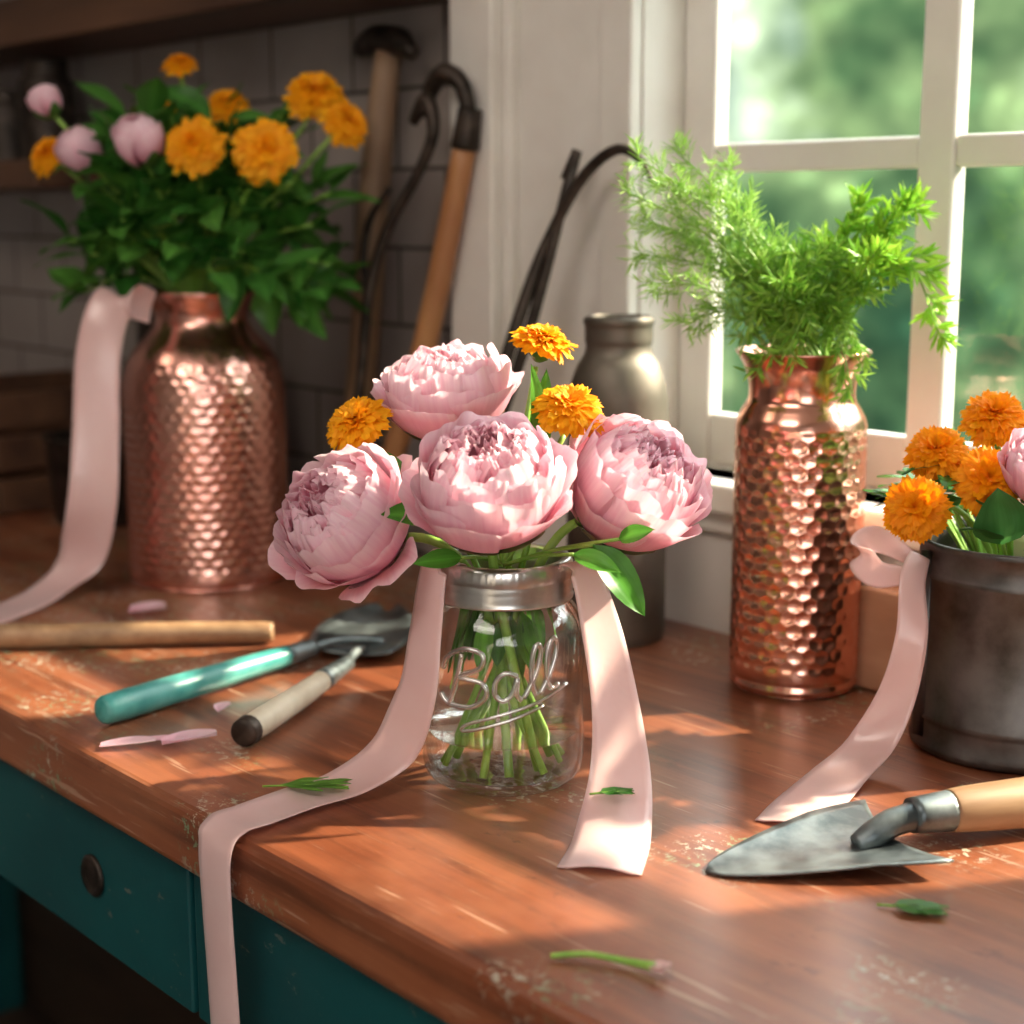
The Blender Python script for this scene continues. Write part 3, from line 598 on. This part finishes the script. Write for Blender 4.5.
m.tube([(-.395,-.08,.27),(-.41,-.075,.30),(-.405,-.07,.34),(-.38,-.065,.37)],[.004,.004,.004,.003],M_RUST,10); m.build('iron_pruning_shears')
m=MB(); m.tube([(-.238,-.11,.008),(-.205,-.085,.15),(-.180,-.06,.262),(-.155,-.04,.387)],[.005,.0055,.0052,.0042],M_RUST,12)
m.tube([(-.16,-.041,.375),(-.153,-.036,.40)],[.0065,.0045],M_RUST,12); m.build('iron_stake')
m=MB(); m.tube([(-.225,-.13,.008),(-.205,-.10,.15),(-.186,-.065,.275),(-.168,-.05,.333),(-.133,-.045,.380),(-.095,-.045,.399),(-.068,-.045,.388),(-.055,-.045,.370)],[.006,.006,.0058,.005,.005,.0045,.0032,.0012],M_RUST,12); m.build('sickle')
m=MB(); p=Vector((-.80,-.16,0)); m.lathe([(.001,.0008),(.052,.0008),(.055,.004),(.062,.095),(.066,.098),(.065,.101),(.060,.099),(.052,.01),(.001,.008)],M_RUST,48,p) 
m.tube([p+Vector((.064*cos(a),.01,.098+.03*sin(a))) for a in [i*pi/8 for i in range(9)]],.0025,M_RUST,8); m.build('iron_bucket',loc=p)
m=MB()
for k in range(3): m.box(-1.12,-.90,-.25,-.24,.002+.05*k,.042+.05*k,M_SHELF); m.box(-1.12,-.90,-.05,-.04,.002+.05*k,.042+.05*k,M_SHELF); m.box(-1.12,-1.11,-.24,-.05,.002+.05*k,.042+.05*k,M_SHELF); m.box(-.91,-.90,-.24,-.05,.002+.05*k,.042+.05*k,M_SHELF)
m.box(-1.11,-.91,-.24,-.05,.002,.01,M_SHELF); m.build('wooden_crate',smooth=False,bevel=.002)
m=MB(); p=Vector((-.66,-.06,0)); m.lathe(prof_resample([(.001,.001),(.036,.001),(.038,.006),(.038,.10),(.036,.12),(.016,.15),(.013,.165),(.013,.195),(.015,.197),(.015,.204),(.011,.204),(.011,.18)],.004),M_RUST,40,p); m.build('dark_bottle',loc=p)
m=MB(); p=Vector((-.85,-.045,0)); m.lathe(prof_resample([(.001,.001),(.032,.001),(.034,.006),(.034,.20),(.030,.23),(.014,.26),(.012,.275),(.012,.315),(.014,.317),(.014,.325),(.010,.325),(.010,.29)],.004),M_RUST,40,p); m.build('dark_bottle.001',loc=p)
for i,(x,h,r_) in enumerate([(-1.08,.12,.035),(-1.2,.09,.045)]):
    m=MB(); p=Vector((x,-.07,.4105)); m.lathe(prof_resample([(.001,.0),(r_*.9,.0),(r_,.006),(r_,h*.75),(r_*.8,h*.85),(r_*.8,h),(r_*.7,h),(r_*.7,h*.7)],.005),M_RUST,40,p); m.build('storage_jar' if i==0 else 'storage_jar.001',loc=p)
# ------------------------------------------------------------------ small litter on the bench
def litter_petal(name,r,u,ang,Ln,Wd,curl=.5):
    m=MB(); o=T(r,u,.0012); d=D(cos(ang),sin(ang)); s=Vector((-d.y,d.x,0))
    m.grid(lambda a,v:o+d*(Ln*v)+s*((a-.5)*Wd*(sin(pi*(v*.9+.07))**.6)+.004*sin(v*3))+Vector((0,0,.0008+curl*Wd*((a-.5)*2)**2*.4+.0025*v*v)),8,12,M_PETAL,lambda a,v:lerp3(PALE,TIP,v))
    return m.build(name,loc=o)
litter_petal('fallen_petal',-.337,1.365,.1,.032,.030,.4)
litter_petal('fallen_petal.001',-.272,1.008,.10,.036,.016,.3); litter_petal('fallen_petal.002',-.232,1.012,.30,.036,.018,.5); litter_petal('fallen_petal.003',-.246,1.022,-.35,.030,.012,.3)
litter_petal('fallen_petal.004',-.208,1.083,.9,.013,.012,.3)
def litter_leaf(name,r,u,ang,Ln,Wd,z=.0015,c=(.10,.26,.04)):
    m=MB(); o=T(r,u,z); d=D(cos(ang),sin(ang)); s=Vector((-d.y,d.x,0))
    m.tube([o,o+d*Ln*.5+Vector((0,0,.001)),o+d*Ln*.95],.0007,M_STEM,5)
    for k,(sg,aa) in enumerate([(0,0),(1,.45),(-1,.45),(1,.3),(-1,.3)]):
        b=o+d*(Ln*(.25 if k in (1,2) else .5 if k>2 else .2)); leaf(m,b+Vector((0,0,.001)),d*cos(aa)+s*sg*sin(aa),(0,0,1),Ln*(.78 if k==0 else .5),Wd,-.05,c,c,.2)
    return m.build(name,loc=o)
litter_leaf('fallen_leaf',-.152,.925,-.02,.055,.008,.0055,(.14,.30,.05)); litter_leaf('fallen_leaf.001',.044,.868,.05,.026,.007,.022,(.05,.18,.03)); litter_leaf('fallen_leaf.002',.186,.765,-.30,.036,.009,.0015,(.07,.2,.04))
m=MB(); m.tube([T(.018,.706,.0025),T(.035,.706,.0035),T(.052,.700,.003),T(.066,.692,.004)],[.0014,.0015,.0017,.0024],M_STEM,8)
c=T(.068,.691,.0045)
for k in range(5): leaf(m,c-D(.004,-.001,0),D(1,-.3,0)+Vector((.0,.35*(k-2),.18*(k%2))),(0,0,1),.010,.006,0,(.8,.5,.5),(.85,.62,.6))
m.build('fallen_flower_stem',loc=c)
# ------------------------------------------------------------------ LIGHT
# surroundings: a hedge / garden on the window side (+Y), open bright sky above and on the other sides
wd=bpy.data.worlds.new('garden_sky'); bpy.context.scene.world=wd; wd.use_nodes=True; nt=wd.node_tree; nt.nodes.clear()
out=nt.nodes.new('ShaderNodeOutputWorld'); bg=nt.nodes.new('ShaderNodeBackground'); tc=nt.nodes.new('ShaderNodeTexCoord')
v=tc.outputs['Generated']
n1=noi(nt,v,9,3,.55); n2=noi(nt,v,38,3,.6)
gr=ramp(nt,n1,[(.34,(.020,.055,.032)),(.46,(.070,.135,.065)),(.57,(.22,.31,.15)),(.68,(.52,.62,.50))])
g2=ramp(nt,n2,[(.35,(.45,.50,.50)),(.6,(1.0,1.0,.92)),(.72,(2.0,2.0,1.8))])
gc=mixc(nt,1,gr,g2,'MULTIPLY')
sp=nt.nodes.new('ShaderNodeSeparateXYZ'); L(nt,v,sp.inputs[0])
sk=ramp(nt,sp.outputs[2],[(.20,0.),(.42,1.)])
c=mixc(nt,sk,gc,(3.4,3.5,3.6))
side=ramp(nt,mathn(nt,'ADD',mathn(nt,'MULTIPLY',sp.outputs[1],-1.0),.5),[(.45,0.),(.62,1.)])
c=mixc(nt,side,c,(1.75,1.70,1.66))
L(nt,c,bg.inputs['Color']); bg.inputs['Strength'].default_value=1.75; L(nt,bg.outputs[0],out.inputs[0])
sun=bpy.data.lights.new('sun','SUN'); sun.energy=11.5; sun.angle=rad(1.3); sun.color=(1,.86,.66); so=bpy.data.objects.new('sun',sun); bpy.context.scene.collection.objects.link(so)
sd=Vector((.21,.42,.33)).normalized(); so.rotation_euler=sd.to_track_quat('Z','Y').to_euler(); so.location=(1,3,2.5)
def area(name,loc,tgt,e,size,col):
    al=bpy.data.lights.new(name,'AREA'); al.energy=e; al.size=size; al.color=col; ao=bpy.data.objects.new(name,al); ao.location=loc
    ao.rotation_euler=(Vector(loc)-Vector(tgt)).to_track_quat('Z','Y').to_euler(); bpy.context.scene.collection.objects.link(ao)
area('fill_light',(.5,-1.6,1.5),(0,-.3,0),11.5,.9,(1,.90,.80))  # unseen area fill, added behind the camera to lift the ambient
area('fill_light.001',(-.8,-1.5,1.5),(-.7,-.1,.1),2.0,.5,(1,.84,.68))  # weaker unseen fill, added to brighten the left end of the wall
# ------------------------------------------------------------------ CAMERA
cd=bpy.data.cameras.new('camera'); cam=bpy.data.objects.new('camera',cd); bpy.context.scene.collection.objects.link(cam)
cam.location=(.857,-1.004,.35); cam.rotation_euler=(rad(90-10.7),0,rad(48.5)); cd.lens=56.25; cd.sensor_width=36
cd.dof.use_dof=True; cd.dof.focus_distance=.96; cd.dof.aperture_fstop=4.8; cd.clip_start=.02
bpy.context.scene.camera=cam
vs=bpy.context.scene.view_settings
try: vs.view_transform='Standard'; vs.look='None'; vs.exposure=0.55
except Exception as e: print(e)
